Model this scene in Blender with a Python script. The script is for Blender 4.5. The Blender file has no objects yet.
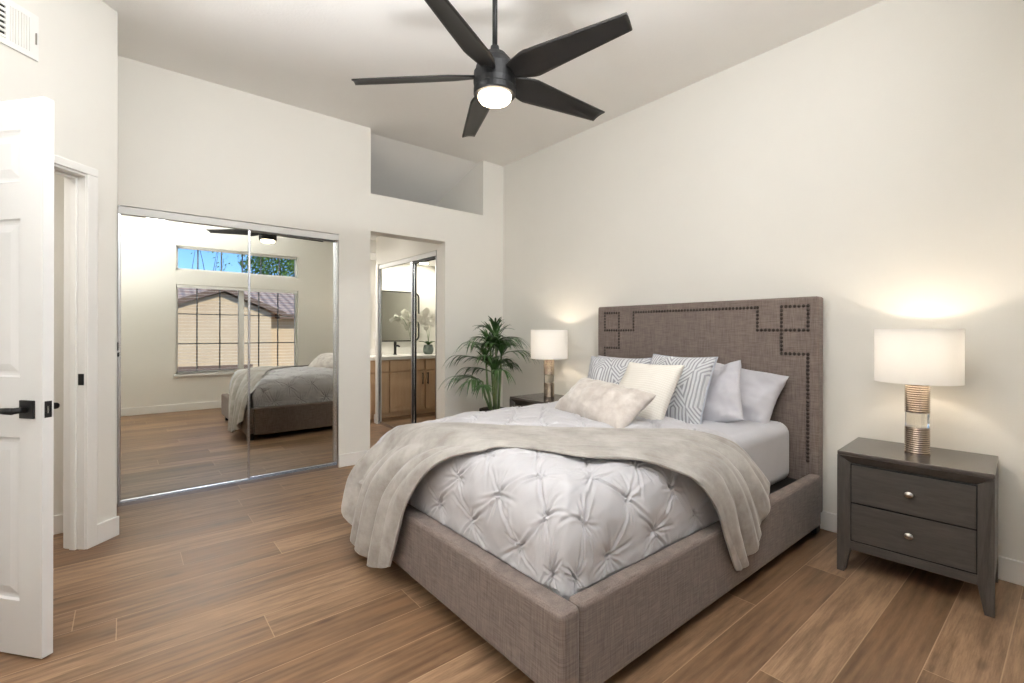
import bpy, bmesh, math, random
import numpy as np
from mathutils import Vector, Matrix, noise
random.seed(7)
PI = math.pi
S2 = 2 ** -.5
scn = bpy.context.scene
col = scn.collection

# ------------------------------------------------------------------ camera
def look_matrix(yaw, pitch, roll):
    s, c = math.sin(yaw), math.cos(yaw)
    right = Vector((c, -s, 0)); fwd = Vector((s * math.cos(pitch), c * math.cos(pitch), math.sin(pitch)))
    up = right.cross(fwd)
    m = Matrix((right, up, -fwd)).transposed()
    return (m @ Matrix.Rotation(roll, 3, 'Z')).to_4x4()
cam_data = bpy.data.cameras.new('camera')
cam = bpy.data.objects.new('camera', cam_data); col.objects.link(cam)
cam.matrix_world = Matrix.Translation((-3.277, -4.144, 1.19)) @ look_matrix(math.radians(39.438), 0, math.radians(.14))
cam_data.sensor_width = 36; cam_data.lens = 470.16 / 1024 * 36; cam_data.shift_y = -9.5 / 1024
cam_data.clip_start = .02; cam_data.clip_end = 300
scn.camera = cam

# ------------------------------------------------------------------ sky, sun, large lights, exposure
world = bpy.data.worlds.new('world'); scn.world = world; world.use_nodes = True
wn = world.node_tree
sky = wn.nodes.new('ShaderNodeTexSky'); sky.sky_type = 'NISHITA'; sky.sun_disc = False
sky.sun_elevation = math.radians(52); sky.sun_rotation = math.radians(20); sky.ozone_density = 5; sky.air_density = .9; sky.dust_density = .4
bg = wn.nodes['Background']; bg.inputs[1].default_value = .14
tint = wn.nodes.new('ShaderNodeMixRGB'); tint.blend_type = 'MULTIPLY'; tint.inputs[0].default_value = 1; tint.inputs[2].default_value = (.62, .80, 1.05, 1)
wn.links.new(sky.outputs[0], tint.inputs[1]); wn.links.new(tint.outputs[0], bg.inputs[0])
def area(name, loc, direction, sx, sy, power, color, spread=PI):
    d = bpy.data.lights.new(name, 'AREA'); d.shape = 'RECTANGLE'; d.size = sx; d.size_y = sy
    d.energy = power; d.color = color; d.spread = spread
    o = bpy.data.objects.new(name, d); col.objects.link(o); o.location = loc
    o.rotation_euler = Vector(direction).to_track_quat('-Z', 'Y').to_euler()
    return o
sun_d = bpy.data.lights.new('sun', 'SUN'); sun_d.energy = 2.0; sun_d.angle = math.radians(.8); sun_d.color = (1, .94, .86)
sun = bpy.data.objects.new('sun', sun_d); col.objects.link(sun)
sun.rotation_euler = Vector((-.3, -.8, -.5)).to_track_quat('-Z', 'Y').to_euler()
area('added_key_above_window', (-2.5, -4.28, 2.88), (-.12, 1, .22), 2.0, .16, 37, (.97, .985, 1))  # added strip lamp, kept out of camera and mirror view, to light the room
area('added_fill_beside_window', (-3.85, -4.26, 1.5), (.6, 1, .1), 0.7, 1.7, 1.2, (.93, .97, 1))  # added fill lamp beside the window; no opening in the wall here
area('added_uplight', (-3.95, -3.0, .3), (.16, -.02, 1), .5, 1.1, 40, (.985, .99, 1), 1.5)  # added lamp aimed up, out of view, to brighten ceiling and room
vs = scn.view_settings
vs.view_transform = 'Standard'; vs.look = 'None'; vs.gamma = 1; vs.use_curve_mapping = False; vs.exposure = 1.08
cy = scn.cycles
cy.use_denoising = True; cy.max_bounces = 14; cy.diffuse_bounces = 7; cy.glossy_bounces = 6; cy.transmission_bounces = 8
cy.transparent_max_bounces = 8; cy.sample_clamp_indirect = 4; cy.caustics_reflective = False; cy.caustics_refractive = False

# ------------------------------------------------------------------ materials
def lin(v): v /= 255; return v / 12.92 if v <= .04045 else ((v + .055) / 1.055) ** 2.4
def rgb(r, g, b): return (lin(r), lin(g), lin(b), 1)
class Mat:
    def __init__(self, name, color=(200, 200, 200), rough=.6, metal=0, spec=.5):
        self.m = bpy.data.materials.new(name); self.m.use_nodes = True
        self.t = self.m.node_tree; self.b = self.t.nodes['Principled BSDF']
        self.b.inputs['Base Color'].default_value = rgb(*color); self.b.inputs['Roughness'].default_value = rough
        self.b.inputs['Metallic'].default_value = metal; self.b.inputs['Specular IOR Level'].default_value = spec
    def n(self, kind, **kw):
        nd = self.t.nodes.new('ShaderNode' + kind)
        for k, v in kw.items():
            if k in ('op',): nd.operation = v
            elif hasattr(nd, k): setattr(nd, k, v)
            else: nd.inputs[k.replace('_', ' ')].default_value = v
        return nd
    def l(self, a, b): self.t.links.new(a, b)
    def math(self, op, a, b=None, c=None):
        nd = self.t.nodes.new('ShaderNodeMath'); nd.operation = op
        for i, v in enumerate((a, b, c)):
            if v is None: continue
            if isinstance(v, (int, float)): nd.inputs[i].default_value = v
            else: self.l(v, nd.inputs[i])
        return nd.outputs[0]
    def coord(self, kind='Object', scale=(1, 1, 1)):
        tc = self.t.nodes.new('ShaderNodeTexCoord'); mp = self.t.nodes.new('ShaderNodeMapping')
        mp.inputs['Scale'].default_value = scale; self.l(tc.outputs[kind], mp.inputs[0]); return mp.outputs[0]
    def noise(self, vec, scale, detail=4, rough=.6):
        nd = self.t.nodes.new('ShaderNodeTexNoise'); nd.inputs['Scale'].default_value = scale
        nd.inputs['Detail'].default_value = detail; nd.inputs['Roughness'].default_value = rough
        self.l(vec, nd.inputs['Vector']); return nd.outputs['Fac']
    def ramp(self, fac, stops):
        nd = self.t.nodes.new('ShaderNodeValToRGB'); self.l(fac, nd.inputs[0])
        el = nd.color_ramp.elements
        while len(el) < len(stops): el.new(.5)
        for e, (p, c) in zip(el, stops): e.position = p; e.color = rgb(*c)
        return nd.outputs[0]
    def mix(self, fac, a, b, mode='MIX'):
        nd = self.t.nodes.new('ShaderNodeMixRGB'); nd.blend_type = mode
        for i, v in zip((0, 1, 2), (fac, a, b)):
            if isinstance(v, (int, float)): nd.inputs[i].default_value = v
            elif isinstance(v, tuple): nd.inputs[i].default_value = v
            else: self.l(v, nd.inputs[i])
        return nd.outputs[0]
    def bump(self, h, strength=.3, dist=.01):
        nd = self.t.nodes.new('ShaderNodeBump'); nd.inputs['Strength'].default_value = strength; nd.inputs['Distance'].default_value = dist
        self.l(h, nd.inputs['Height']); self.l(nd.outputs[0], self.b.inputs['Normal'])
    def base(self, c): self.l(c, self.b.inputs['Base Color'])

def painted(name, c, rough=.7, bumpy=.12, scale=120):
    m = Mat(name, c, rough, spec=.25); v = m.coord()
    n1 = m.noise(v, 2.5, 3); m.base(m.ramp(n1, [(.3, tuple(x - 2 for x in c)), (.7, c)]))
    m.bump(m.noise(v, scale, 3), bumpy, .004); return m.m
M = {}
M['wall'] = painted('wall_paint', (231, 229, 223))
M['ceiling'] = painted('ceiling_paint', (244, 243, 241), .85, .35, 60)
M['trim'] = painted('white_trim_paint', (238, 237, 234), .4, .02)
M['door'] = painted('white_door_paint', (216, 216, 216), .38, .02)
M['black'] = Mat('matte_black_metal', (20, 20, 21), .5, .3).m
M['blackwood'] = Mat('black_stained_foot', (28, 26, 25), .45).m
def metal(name, c, rough):
    m = Mat(name, c, rough, 1); m.bump(m.noise(m.coord(scale=(1, 1, 30)), 40, 2), .05, .002); return m.m
M['chrome'] = metal('satin_chrome', (205, 207, 212), .22)
M['nickel'] = metal('brushed_nickel', (190, 184, 176), .24)
M['lampmetal'] = metal('ribbed_bronze_nickel', (178, 164, 148), .25)
m = Mat('mirror_silver', (222, 223, 216), .0, 1); M['mirror'] = m.m

def floor_mat():
    m = Mat('wood_plank_floor', (150, 120, 90), .38, spec=.4)
    tc = m.t.nodes.new('ShaderNodeTexCoord'); sp = m.t.nodes.new('ShaderNodeSeparateXYZ'); m.l(tc.outputs['Object'], sp.inputs[0])
    x, y = sp.outputs[0], sp.outputs[1]
    W, L = .182, 1.52
    ry = m.math('DIVIDE', m.math('ADD', y, 3.42 + 40 * W), W); row = m.math('FLOOR', ry); fy = m.math('FRACT', ry)
    wn_ = m.t.nodes.new('ShaderNodeTexWhiteNoise'); wn_.noise_dimensions = '1D'; m.l(row, wn_.inputs['W'])
    rx = m.math('ADD', m.math('DIVIDE', m.math('ADD', x, 40), L), m.math('MULTIPLY', wn_.outputs['Value'], 7.3))
    cx_ = m.math('FLOOR', rx); fx = m.math('FRACT', rx)
    cb = m.t.nodes.new('ShaderNodeCombineXYZ'); m.l(row, cb.inputs[0]); m.l(cx_, cb.inputs[1])
    w2 = m.t.nodes.new('ShaderNodeTexWhiteNoise'); w2.noise_dimensions = '3D'; m.l(cb.outputs[0], w2.inputs['Vector'])
    pid = w2.outputs['Value']
    # grain coordinates, shifted per plank
    gv = m.t.nodes.new('ShaderNodeCombineXYZ')
    m.l(m.math('ADD', m.math('MULTIPLY', x, .9), m.math('MULTIPLY', pid, 37)), gv.inputs[0]); m.l(m.math('MULTIPLY', y, 9), gv.inputs[1]); m.l(m.math('MULTIPLY', pid, 11), gv.inputs[2])
    g1 = m.noise(gv.outputs[0], 2.6, 8, .7)
    gv2 = m.t.nodes.new('ShaderNodeCombineXYZ')
    m.l(m.math('ADD', m.math('MULTIPLY', x, 3), m.math('MULTIPLY', pid, 17)), gv2.inputs[0]); m.l(m.math('MULTIPLY', y, 95), gv2.inputs[1])
    g2 = m.noise(gv2.outputs[0], 2.0, 3, .6)
    # cathedral figure: distorted rings
    fig = m.t.nodes.new('ShaderNodeTexWave'); fig.wave_type = 'BANDS'; fig.bands_direction = 'Y'
    fig.inputs['Scale'].default_value = .9; fig.inputs['Distortion'].default_value = 7; fig.inputs['Detail'].default_value = 3; fig.inputs['Detail Scale'].default_value = 1.1
    m.l(gv.outputs[0], fig.inputs['Vector'])
    base = m.ramp(pid, [(0, (120, 90, 65)), (.35, (142, 111, 84)), (.7, (166, 134, 105)), (1, (130, 100, 74))])
    c1 = m.mix(m.math('MULTIPLY', m.ramp(g1, [(.38, (255, 255, 255)), (.62, (0, 0, 0))]), .7), base, rgb(76, 53, 36))
    c2 = m.mix(m.math('MULTIPLY', fig.outputs['Fac'], .12), c1, rgb(184, 154, 122))
    c3 = m.mix(m.math('MULTIPLY', m.ramp(g2, [(.45, (0, 0, 0)), (.7, (255, 255, 255))]), .26), c2, rgb(96, 70, 50))
    # knots
    kv = m.t.nodes.new('ShaderNodeCombineXYZ'); m.l(m.math('MULTIPLY', x, 1.0), kv.inputs[0]); m.l(m.math('MULTIPLY', y, 2.6), kv.inputs[1])
    vo = m.t.nodes.new('ShaderNodeTexVoronoi'); vo.inputs['Scale'].default_value = 2.3; m.l(kv.outputs[0], vo.inputs['Vector'])
    kn = m.ramp(vo.outputs['Distance'], [(.03, (255, 255, 255)), (.15, (0, 0, 0))])
    c4 = m.mix(m.math('MULTIPLY', kn, .75), c3, rgb(72, 48, 33))
    # seams, a pale bevel along the boards and a fine dark end joint
    e = m.math('MINIMUM', fy, m.math('SUBTRACT', 1, fy)); se = m.math('LESS_THAN', e, .009)
    ex = m.math('MINIMUM', fx, m.math('SUBTRACT', 1, fx)); sx = m.math('LESS_THAN', ex, .0011)
    c5 = m.mix(m.math('MULTIPLY', se, .5), c4, rgb(196, 166, 134))
    c6 = m.mix(m.math('MULTIPLY', sx, .5), c5, rgb(196, 166, 134))
    m.base(c6)
    rr = m.math('ADD', m.math('MULTIPLY', g1, .16), .36); m.l(rr, m.b.inputs['Roughness'])
    m.bump(m.math('SUBTRACT', m.math('MULTIPLY', g2, .35), m.math('MAXIMUM', se, sx)), .25, .0015)
    return m.m
M['floor'] = floor_mat()

def linen(name, c1, c2, s=1.0):
    m = Mat(name, c1, .95, spec=.12)
    va = m.coord(scale=(14, 14, 260)); vb = m.coord(scale=(260, 260, 12)); vc = m.coord(scale=(1, 1, 1))
    a = m.noise(va, s, 2); b = m.noise(vb, s, 2); f = m.math('ADD', m.math('MULTIPLY', a, .5), m.math('MULTIPLY', b, .5))
    m.base(m.mix(m.math('MULTIPLY', m.noise(vc, 3, 2), .2), m.ramp(f, [(.36, c2), (.62, c1)]), rgb(*c1)))
    m.bump(f, .5, .002); m.b.inputs['Sheen Weight'].default_value = .15
    return m.m
M['linen'] = linen('taupe_linen', (134, 121, 114), (94, 84, 79))
def cloth(name, c, c2=None, scale=300, rough=.85, sheen=.2, bumpy=.2, blot=6):
    m = Mat(name, c, rough, spec=.2); v = m.coord()
    m.base(m.ramp(m.noise(v, blot, 5, .65), [(.35, c2 or tuple(x - 5 for x in c)), (.65, c)]))
    m.bump(m.noise(v, scale, 2), bumpy, .002); m.b.inputs['Sheen Weight'].default_value = sheen
    m.b.inputs['Sheen Roughness'].default_value = .4
    return m
M['duvet'] = cloth('pale_grey_duvet_cotton', (194, 193, 197), (190, 189, 193), 380, .7, .1, .12).m
M['sheet'] = cloth('white_grey_sheet', (198, 198, 204), None, 380, .8, .05, .1).m
M['sham'] = cloth('light_grey_sham', (196, 195, 201), (191, 190, 197), 380, .75, .05, .12).m
M['throw'] = cloth('greige_velvet_throw', (182, 178, 173), (146, 140, 134), 260, .8, .5, .3, 6).m
M['velvet'] = cloth('crushed_silver_velvet', (214, 207, 201), (190, 181, 174), 120, .55, .8, .5, 14).m
def cream():
    m = Mat('cream_ribbed_knit', (232, 225, 214), .9, spec=.1)
    tc = m.t.nodes.new('ShaderNodeTexCoord'); sp = m.t.nodes.new('ShaderNodeSeparateXYZ'); m.l(tc.outputs['UV'], sp.inputs[0])
    s1 = m.math('SINE', m.math('MULTIPLY', sp.outputs[1], 2 * PI * 30)); s2 = m.math('SINE', m.math('MULTIPLY', sp.outputs[0], 2 * PI * 40))
    f = m.math('ADD', m.math('MULTIPLY', s1, .35), m.math('MULTIPLY', s2, .15))
    m.base(m.ramp(m.math('ADD', f, .5), [(.1, (222, 217, 209)), (.8, (231, 228, 221))])); m.bump(f, .35, .002); return m.m
M['cream'] = cream()
def trellis():
    m = Mat('grey_trellis_weave', (230, 228, 224), .9, spec=.1)
    tc = m.t.nodes.new('ShaderNodeTexCoord'); sp = m.t.nodes.new('ShaderNodeSeparateXYZ'); m.l(tc.outputs['UV'], sp.inputs[0])
    u = m.math('MULTIPLY', sp.outputs[0], 1.5); v = m.math('MULTIPLY', sp.outputs[1], 1.0)
    def cell(ou, ov):
        a = m.math('ABSOLUTE', m.math('SUBTRACT', m.math('FRACT', m.math('ADD', u, ou)), .5))
        b = m.math('ABSOLUTE', m.math('SUBTRACT', m.math('FRACT', m.math('ADD', v, ov)), .5))
        return m.math('MAXIMUM', a, m.math('ADD', m.math('MULTIPLY', a, .75), m.math('MULTIPLY', m.math('MAXIMUM', m.math('SUBTRACT', b, .20), 0), 1.15)))
    d = m.math('MINIMUM', cell(0, 0), cell(.5, .5))
    s = m.math('SINE', m.math('MULTIPLY', d, 2 * PI * 14.5))
    m.base(m.ramp(m.math('MULTIPLY_ADD', s, .5, .5), [(.3, (158, 159, 164)), (.55, (212, 213, 217))])); m.bump(s, .5, .002)
    return m.m
M['trellis'] = trellis()
M['pipegrey'] = cloth('blue_grey_pillow_edge', (176, 180, 192), None, 300).m
def wood(name, dark, light, axis_scale=(2, 30, 30), rough=.4):
    m = Mat(name, dark, rough); v = m.coord(scale=axis_scale)
    n1 = m.noise(v, 1.6, 5, .6); n2 = m.noise(v, 7, 3)
    m.base(m.mix(.35, m.ramp(n1, [(.3, dark), (.7, light)]), m.ramp(n2, [(.35, dark), (.65, light)]))); m.bump(n2, .08, .001); return m.m
M['nswood'] = wood('grey_stained_wood', (58, 54, 51), (78, 73, 69), (30, 3, 30), .42)
M['nswood_v'] = wood('grey_stained_wood_upright', (58, 54, 51), (78, 73, 69), (30, 30, 3), .42)
M['nstop'] = wood('grey_stained_top', (70, 64, 61), (88, 82, 78), (30, 3, 30), .22)
M['darkgap'] = Mat('dark_recess', (24, 23, 23), .8).m
M['oak'] = wood('honey_oak_vanity', (204, 170, 136), (218, 188, 156), (26, 26, 2.2), .5)
M['quartz'] = painted('white_quartz', (236, 234, 230), .25, .01)
M['blade'] = wood('black_fan_blade', (15, 14, 13), (27, 24, 22), (6, 6, 6), .45)
def shade_mat():
    m = Mat('white_lamp_shade_fabric', (247, 247, 246), .9, spec=.1)
    v = m.coord(scale=(200, 200, 60)); m.bump(m.noise(v, 2, 2), .15, .001)
    tr = m.t.nodes.new('ShaderNodeBsdfTranslucent'); tr.inputs[0].default_value = rgb(250, 250, 250)
    mx = m.t.nodes.new('ShaderNodeMixShader'); mx.inputs[0].default_value = .22
    m.l(m.b.outputs[0], mx.inputs[1]); m.l(tr.outputs[0], mx.inputs[2]); m.l(mx.outputs[0], m.t.nodes['Material Output'].inputs[0]); return m.m
M['shade'] = shade_mat()
def emit(name, color, power):
    m = bpy.data.materials.new(name); m.use_nodes = True; t = m.node_tree; b = t.nodes['Principled BSDF']
    b.inputs['Base Color'].default_value = (*color, 1); b.inputs['Emission Color'].default_value = (*color, 1); b.inputs['Emission Strength'].default_value = power
    return m
M['bulb'] = emit('warm_bulb', (1, .78, .52), 6)
M['fanlight'] = emit('fan_light_diffuser', (1, .80, .58), 10)
M['downlight'] = emit('downlight_glow', (1, .95, .88), 8)
def glass(name, c=(245, 248, 248), rough=0.02, ior=1.45):
    m = Mat(name, c, rough); m.b.inputs['Transmission Weight'].default_value = 1; m.b.inputs['IOR'].default_value = ior; return m.m
M['crystal'] = glass('clear_crystal', (240, 236, 226), .05, 1.5)
M['pane'] = glass('window_glass', (250, 252, 252), 0, 1.02)
M['vase'] = Mat('grey_green_vase', (112, 124, 118), .4).m
def leafm(name, a, b):
    m = Mat(name, a, .45); m.base(m.ramp(m.noise(m.coord(scale=(1, 1, 1)), 9, 3), [(.3, a), (.7, b)])); return m.m
M['leaf'] = leafm('palm_leaf', (44, 74, 40), (84, 120, 66))
M['stem'] = leafm('palm_stem', (92, 118, 74), (128, 148, 104))
M['orchidleaf'] = leafm('orchid_leaf', (48, 78, 40), (76, 104, 56))
M['petal'] = Mat('white_orchid_petal', (240, 238, 232), .6).m
M['pot'] = cloth('dark_woven_planter', (58, 50, 44), (40, 35, 31), 90, .8, 0, .5, 40).m
M['soil'] = cloth('potting_soil', (52, 42, 34), (34, 28, 22), 60, .9, 0, .6, 30).m
M['stucco'] = cloth('tan_stucco', (222, 198, 166), (216, 190, 158), 40, .9, 0, .3, 2).m
def tiles():
    m = Mat('terracotta_roof_tile', (176, 140, 120), .85); v = m.coord(scale=(1, 1, 1))
    tc = m.t.nodes.new('ShaderNodeTexCoord'); sp = m.t.nodes.new('ShaderNodeSeparateXYZ'); m.l(tc.outputs['Object'], sp.inputs[0])
    row = m.math('SINE', m.math('MULTIPLY', sp.outputs[1], 2 * PI / .3)); cl = m.math('SINE', m.math('MULTIPLY', sp.outputs[0], 2 * PI / .24))
    m.base(m.mix(.4, m.ramp(m.noise(v, 3.5, 4), [(.3, (176, 142, 122)), (.7, (222, 198, 180))]), m.ramp(m.math('MULTIPLY_ADD', row, .5, .5), [(.0, (160, 128, 110)), (.5, (216, 190, 170))])))
    m.bump(m.math('ADD', cl, row), .8, .04); return m.m
M['tile'] = tiles()
M['fascia'] = Mat('brown_fascia', (120, 98, 84), .7).m
M['bark'] = cloth('bark', (92, 74, 58), (62, 50, 40), 30, .9, 0, .6, 8).m
M['treeleaf'] = leafm('tree_leaf', (72, 104, 36), (136, 164, 70))
M['ground'] = cloth('pale_patio_concrete', (170, 160, 146), None, 30, .9, 0, .2, 1).m

# ------------------------------------------------------------------ mesh helpers
class MB:
    def __init__(self): self.v = []; self.f = []; self.uv = None
    def add(self, vs_, fs): o = len(self.v); self.v += [tuple(p) for p in vs_]; self.f += [tuple(i + o for i in f) for f in fs]; return self
    def box(self, a, b):
        (x0, y0, z0), (x1, y1, z1) = a, b
        x0, x1 = min(x0, x1), max(x0, x1); y0, y1 = min(y0, y1), max(y0, y1); z0, z1 = min(z0, z1), max(z0, z1)
        return self.add([(x0, y0, z0), (x1, y0, z0), (x1, y1, z0), (x0, y1, z0), (x0, y0, z1), (x1, y0, z1), (x1, y1, z1), (x0, y1, z1)],
                        [(0, 3, 2, 1), (4, 5, 6, 7), (0, 1, 5, 4), (1, 2, 6, 5), (2, 3, 7, 6), (3, 0, 4, 7)])
    def prism(self, poly, lo, hi, axis='z'):
        n = len(poly)
        def P(p, h): return {'z': (p[0], p[1], h), 'y': (p[0], h, p[1]), 'x': (h, p[0], p[1])}[axis]
        self.add([P(p, lo) for p in poly] + [P(p, hi) for p in poly],
                 [tuple(range(n - 1, -1, -1)), tuple(range(n, 2 * n))] + [(i, (i + 1) % n, n + (i + 1) % n, n + i) for i in range(n)]); return self
    def lathe(self, prof, seg=40, c=(0, 0, 0), close=False):
        k = len(prof); vs_ = []
        for j in range(seg):
            a = 2 * PI * j / seg
            vs_ += [(c[0] + r * math.cos(a), c[1] + r * math.sin(a), c[2] + z) for r, z in prof]
        fs = [(j * k + i, ((j + 1) % seg) * k + i, ((j + 1) % seg) * k + i + 1, j * k + i + 1) for j in range(seg) for i in range(k - 1)]
        if close: fs += [(j * k + k - 1, ((j + 1) % seg) * k + k - 1, ((j + 1) % seg) * k, j * k) for j in range(seg)]
        return self.add(vs_, fs)
    def tube(self, pts, rad, seg=8, cap=True):
        pts = [Vector(p) for p in pts]; n = len(pts)
        rads = rad if isinstance(rad, (list, tuple)) else [rad] * n
        vs_ = []; up = None
        for i, p in enumerate(pts):
            t = (pts[min(i + 1, n - 1)] - pts[max(i - 1, 0)]).normalized()
            if up is None: up = t.orthogonal().normalized()
            else: up = (up - t * up.dot(t)).normalized()
            b = t.cross(up)
            vs_ += [p + (up * math.cos(2 * PI * k / seg) + b * math.sin(2 * PI * k / seg)) * rads[i] for k in range(seg)]
        fs = [(i * seg + k, i * seg + (k + 1) % seg, (i + 1) * seg + (k + 1) % seg, (i + 1) * seg + k) for i in range(n - 1) for k in range(seg)]
        if cap: fs += [tuple(range(seg - 1, -1, -1)), tuple((n - 1) * seg + k for k in range(seg))]
        return self.add(vs_, fs)
    def grid(self, rows):
        n, m_ = len(rows), len(rows[0])
        return self.add([p for r in rows for p in r], [(i * m_ + j, i * m_ + j + 1, (i + 1) * m_ + j + 1, (i + 1) * m_ + j) for i in range(n - 1) for j in range(m_ - 1)])
    def build(self, name, mat, parent=None, smooth=False, bevel=0, seg=2, origin=None, matrix=None, fix=False):
        me = bpy.data.meshes.new(name)
        v = self.v
        if matrix is not None: v = [tuple(matrix @ Vector(p)) for p in v]
        if origin is not None: v = [(p[0] - origin[0], p[1] - origin[1], p[2] - origin[2]) for p in v]
        me.from_pydata(v, [], self.f)
        if fix:
            bm = bmesh.new(); bm.from_mesh(me); bmesh.ops.remove_doubles(bm, verts=bm.verts, dist=1e-5); bmesh.ops.recalc_face_normals(bm, faces=bm.faces); bm.to_mesh(me); bm.free()
        me.materials.append(M[mat] if isinstance(mat, str) else mat)
        if smooth: me.polygons.foreach_set('use_smooth', [True] * len(me.polygons))
        me.update()
        o = bpy.data.objects.new(name, me); col.objects.link(o)
        if origin is not None: o.location = origin
        if parent is not None: o.parent = parent
        if bevel:
            md = o.modifiers.new('bevel', 'BEVEL'); md.width = bevel; md.segments = seg; md.limit_method = 'ANGLE'; md.angle_limit = .7
            if seg > 2: me.polygons.foreach_set('use_smooth', [True] * len(me.polygons)); md.harden_normals = True
        return o
def box(a, b): return MB().box(a, b)
def tag(o, label=None, cat=None, group=None, kind=None):
    for k, v in (('label', label), ('category', cat), ('group', group), ('kind', kind)):
        if v: o[k] = v
    return o
def thing(name, label, cat, loc, rotz=0, group=None):
    o = bpy.data.objects.new(name, None); col.objects.link(o); o.location = loc; o.rotation_euler = (0, 0, rotz); o.empty_display_size = .1
    return tag(o, label, cat, group)
def struct(name, mb, mat, **kw): return tag(mb.build(name, mat, **kw), kind='structure')
def copy_tree(o, parent=None):
    c = o.copy(); col.objects.link(c); c.parent = parent
    for ch in list(o.children): copy_tree(ch, c)
    return c

# ------------------------------------------------------------------ the room shell
ZC = 3.05
W0 = -4.33                       # window wall plane
CX, CY = -3.315, -.562           # outside corner of the angled wall
END = 1.35
AX, AY = CX - END * S2, CY - END * S2
struct('floor', MB().prism([(-5.9, -4.5), (.2, -4.5), (.2, 2.7), (-5.9, 2.7)], -.12, 0), 'floor')
SLY = 2.05
# ceiling: flat over the bedroom, sloping down beyond the far wall
struct('ceiling', MB().box((-4.6, W0 - .2, ZC), (.15, .10, ZC + .12)).prism([(.10, ZC), (SLY, ZC - .565), (SLY, ZC - .44), (.10, ZC + .12)], -2.3, .15, 'x'), 'ceiling')
far = MB()
T = .17
far.box((-3.319, 0, 2.043), (-1.546, T, ZC)).box((-1.832, 0, 0), (-1.546, T, 2.043))
far.box((-1.546, 0, 2.111), (-.279, T, 2.456)).box((-.754, 0, 0), (-.279, T, 2.111)).box((-.279, 0, 0), (0, T, ZC))
far.box((-3.45, .09, 0), (-1.832, T, 2.043))
struct('wall_far', far, 'wall', fix=True)
struct('wall_right', MB().box((0, W0 - .2, 0), (.14, .0, ZC)), 'wall')
struct('wall_return', MB().prism([(-3.43, 0), (-3.43, -.67), (CX, CY), (-3.319, 0)], 0, ZC).box((-3.45, .0, 2.043), (-3.319, T, ZC)), 'wall')
# angled wall with doorway: coordinates along t (from corner) and n (depth behind)
def ang(t, n): return (CX - t * S2 - n * S2, CY - t * S2 + n * S2)
def apoly(mb, t0, t1, n0, n1, z0, z1): return mb.prism([ang(t0, n0), ang(t1, n0), ang(t1, n1), ang(t0, n1)], z0, z1)
D0, D1, DH = .184, .914, 2.042
a = MB(); apoly(a, 0, D0 - .012, 0, .115, 0, ZC); apoly(a, D0 - .012, D1 + .012, 0, .115, DH + .01, ZC); apoly(a, D1 + .012, END, 0, .115, 0, ZC)
struct('wall_angled', a, 'wall', fix=True)
struct('wall_left', MB().box((AX - .12, W0, 0), (AX, AY, ZC)), 'wall')
# window wall with transom and lower window openings
wx0, wx1 = -2.70, -.98
ww = MB()
for (xa, xb, za, zb) in ((AX - .12, wx0, 0, ZC), (wx1, .14, 0, ZC), (wx0, wx1, 0, .55), (wx0, wx1, 1.885, 2.10), (wx0, wx1, 2.465, ZC)):
    ww.box((xa, W0 - .2, za), (xb, W0, zb))
struct('wall_window', ww, 'wall', fix=True)
# hallway behind the doorway
struct('wall_hall_end', MB().box((-5.9, -.316, 0), (-3.43, -.2, 2.6)), 'wall')
struct('wall_hall_side', MB().box((-5.9, -3.0, 0), (-5.78, -.316, 2.6)).box((-5.78, -3.0, 0), (AX - .12, -2.88, 2.6)), 'wall')
struct('ceiling_hall', MB().prism([(-5.9, -3.0), (AX - .12, -3.0), (AX - .12, AY), (-3.44, -.53), (-3.44, -.316), (-5.9, -.316)], 2.44, 2.52), 'ceiling')
# bathroom
struct('wall_bathroom', MB().box((-2.2, T, 0), (-2.05, 2.7, ZC)).box((-2.05, 2.55, 0), (.15, 2.7, 2.5)).box((0, T, 0), (.15, 2.55, 2.456)).prism([(T, 2.456), (2.05, 2.456), (2.05, 2.47), (T, ZC)], -.279, 0, "x"), 'wall')
struct('wall_bathroom_closet', MB().box((-.75, T, 2.05), (-.66, 1.655, 2.42)).box((-.75, 1.655, 0), (0, 1.72, 2.42)), 'wall')
struct('ceiling_bathroom', MB().box((-2.2, T, 2.42), (.15, 2.7, 2.456)).box((-2.05, 1.95, 2.25), (0, 2.55, 2.42)), 'ceiling')

# baseboards
BH = .112
def baseboard(name, mb): return struct(name, mb, 'trim', bevel=.004)
baseboard('baseboard_right', MB().box((-.015, W0, 0), (0, 0, BH)))
baseboard('baseboard_far', MB().box((-1.832, -.015, 0), (-1.546, 0, BH)).box((-.754, -.015, 0), (-.015, 0, BH)))
b = MB(); apoly(b, -.006, D0 - .055, -.015, 0, 0, BH); apoly(b, D1 + .055, END, -.015, 0, 0, BH)
baseboard('baseboard_angled', b)
baseboard('baseboard_left', MB().box((AX, W0, 0), (AX + .015, AY, BH)))
baseboard('baseboard_window', MB().box((AX, W0, 0), (0, W0 + .015, BH)))
baseboard('baseboard_hall', MB().box((-5.78, -.331, 0), (-3.5, -.316, BH)))
baseboard('baseboard_bathroom', MB().box((-.77, 1.64, 0), (-.66, 1.735, BH)))
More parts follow.
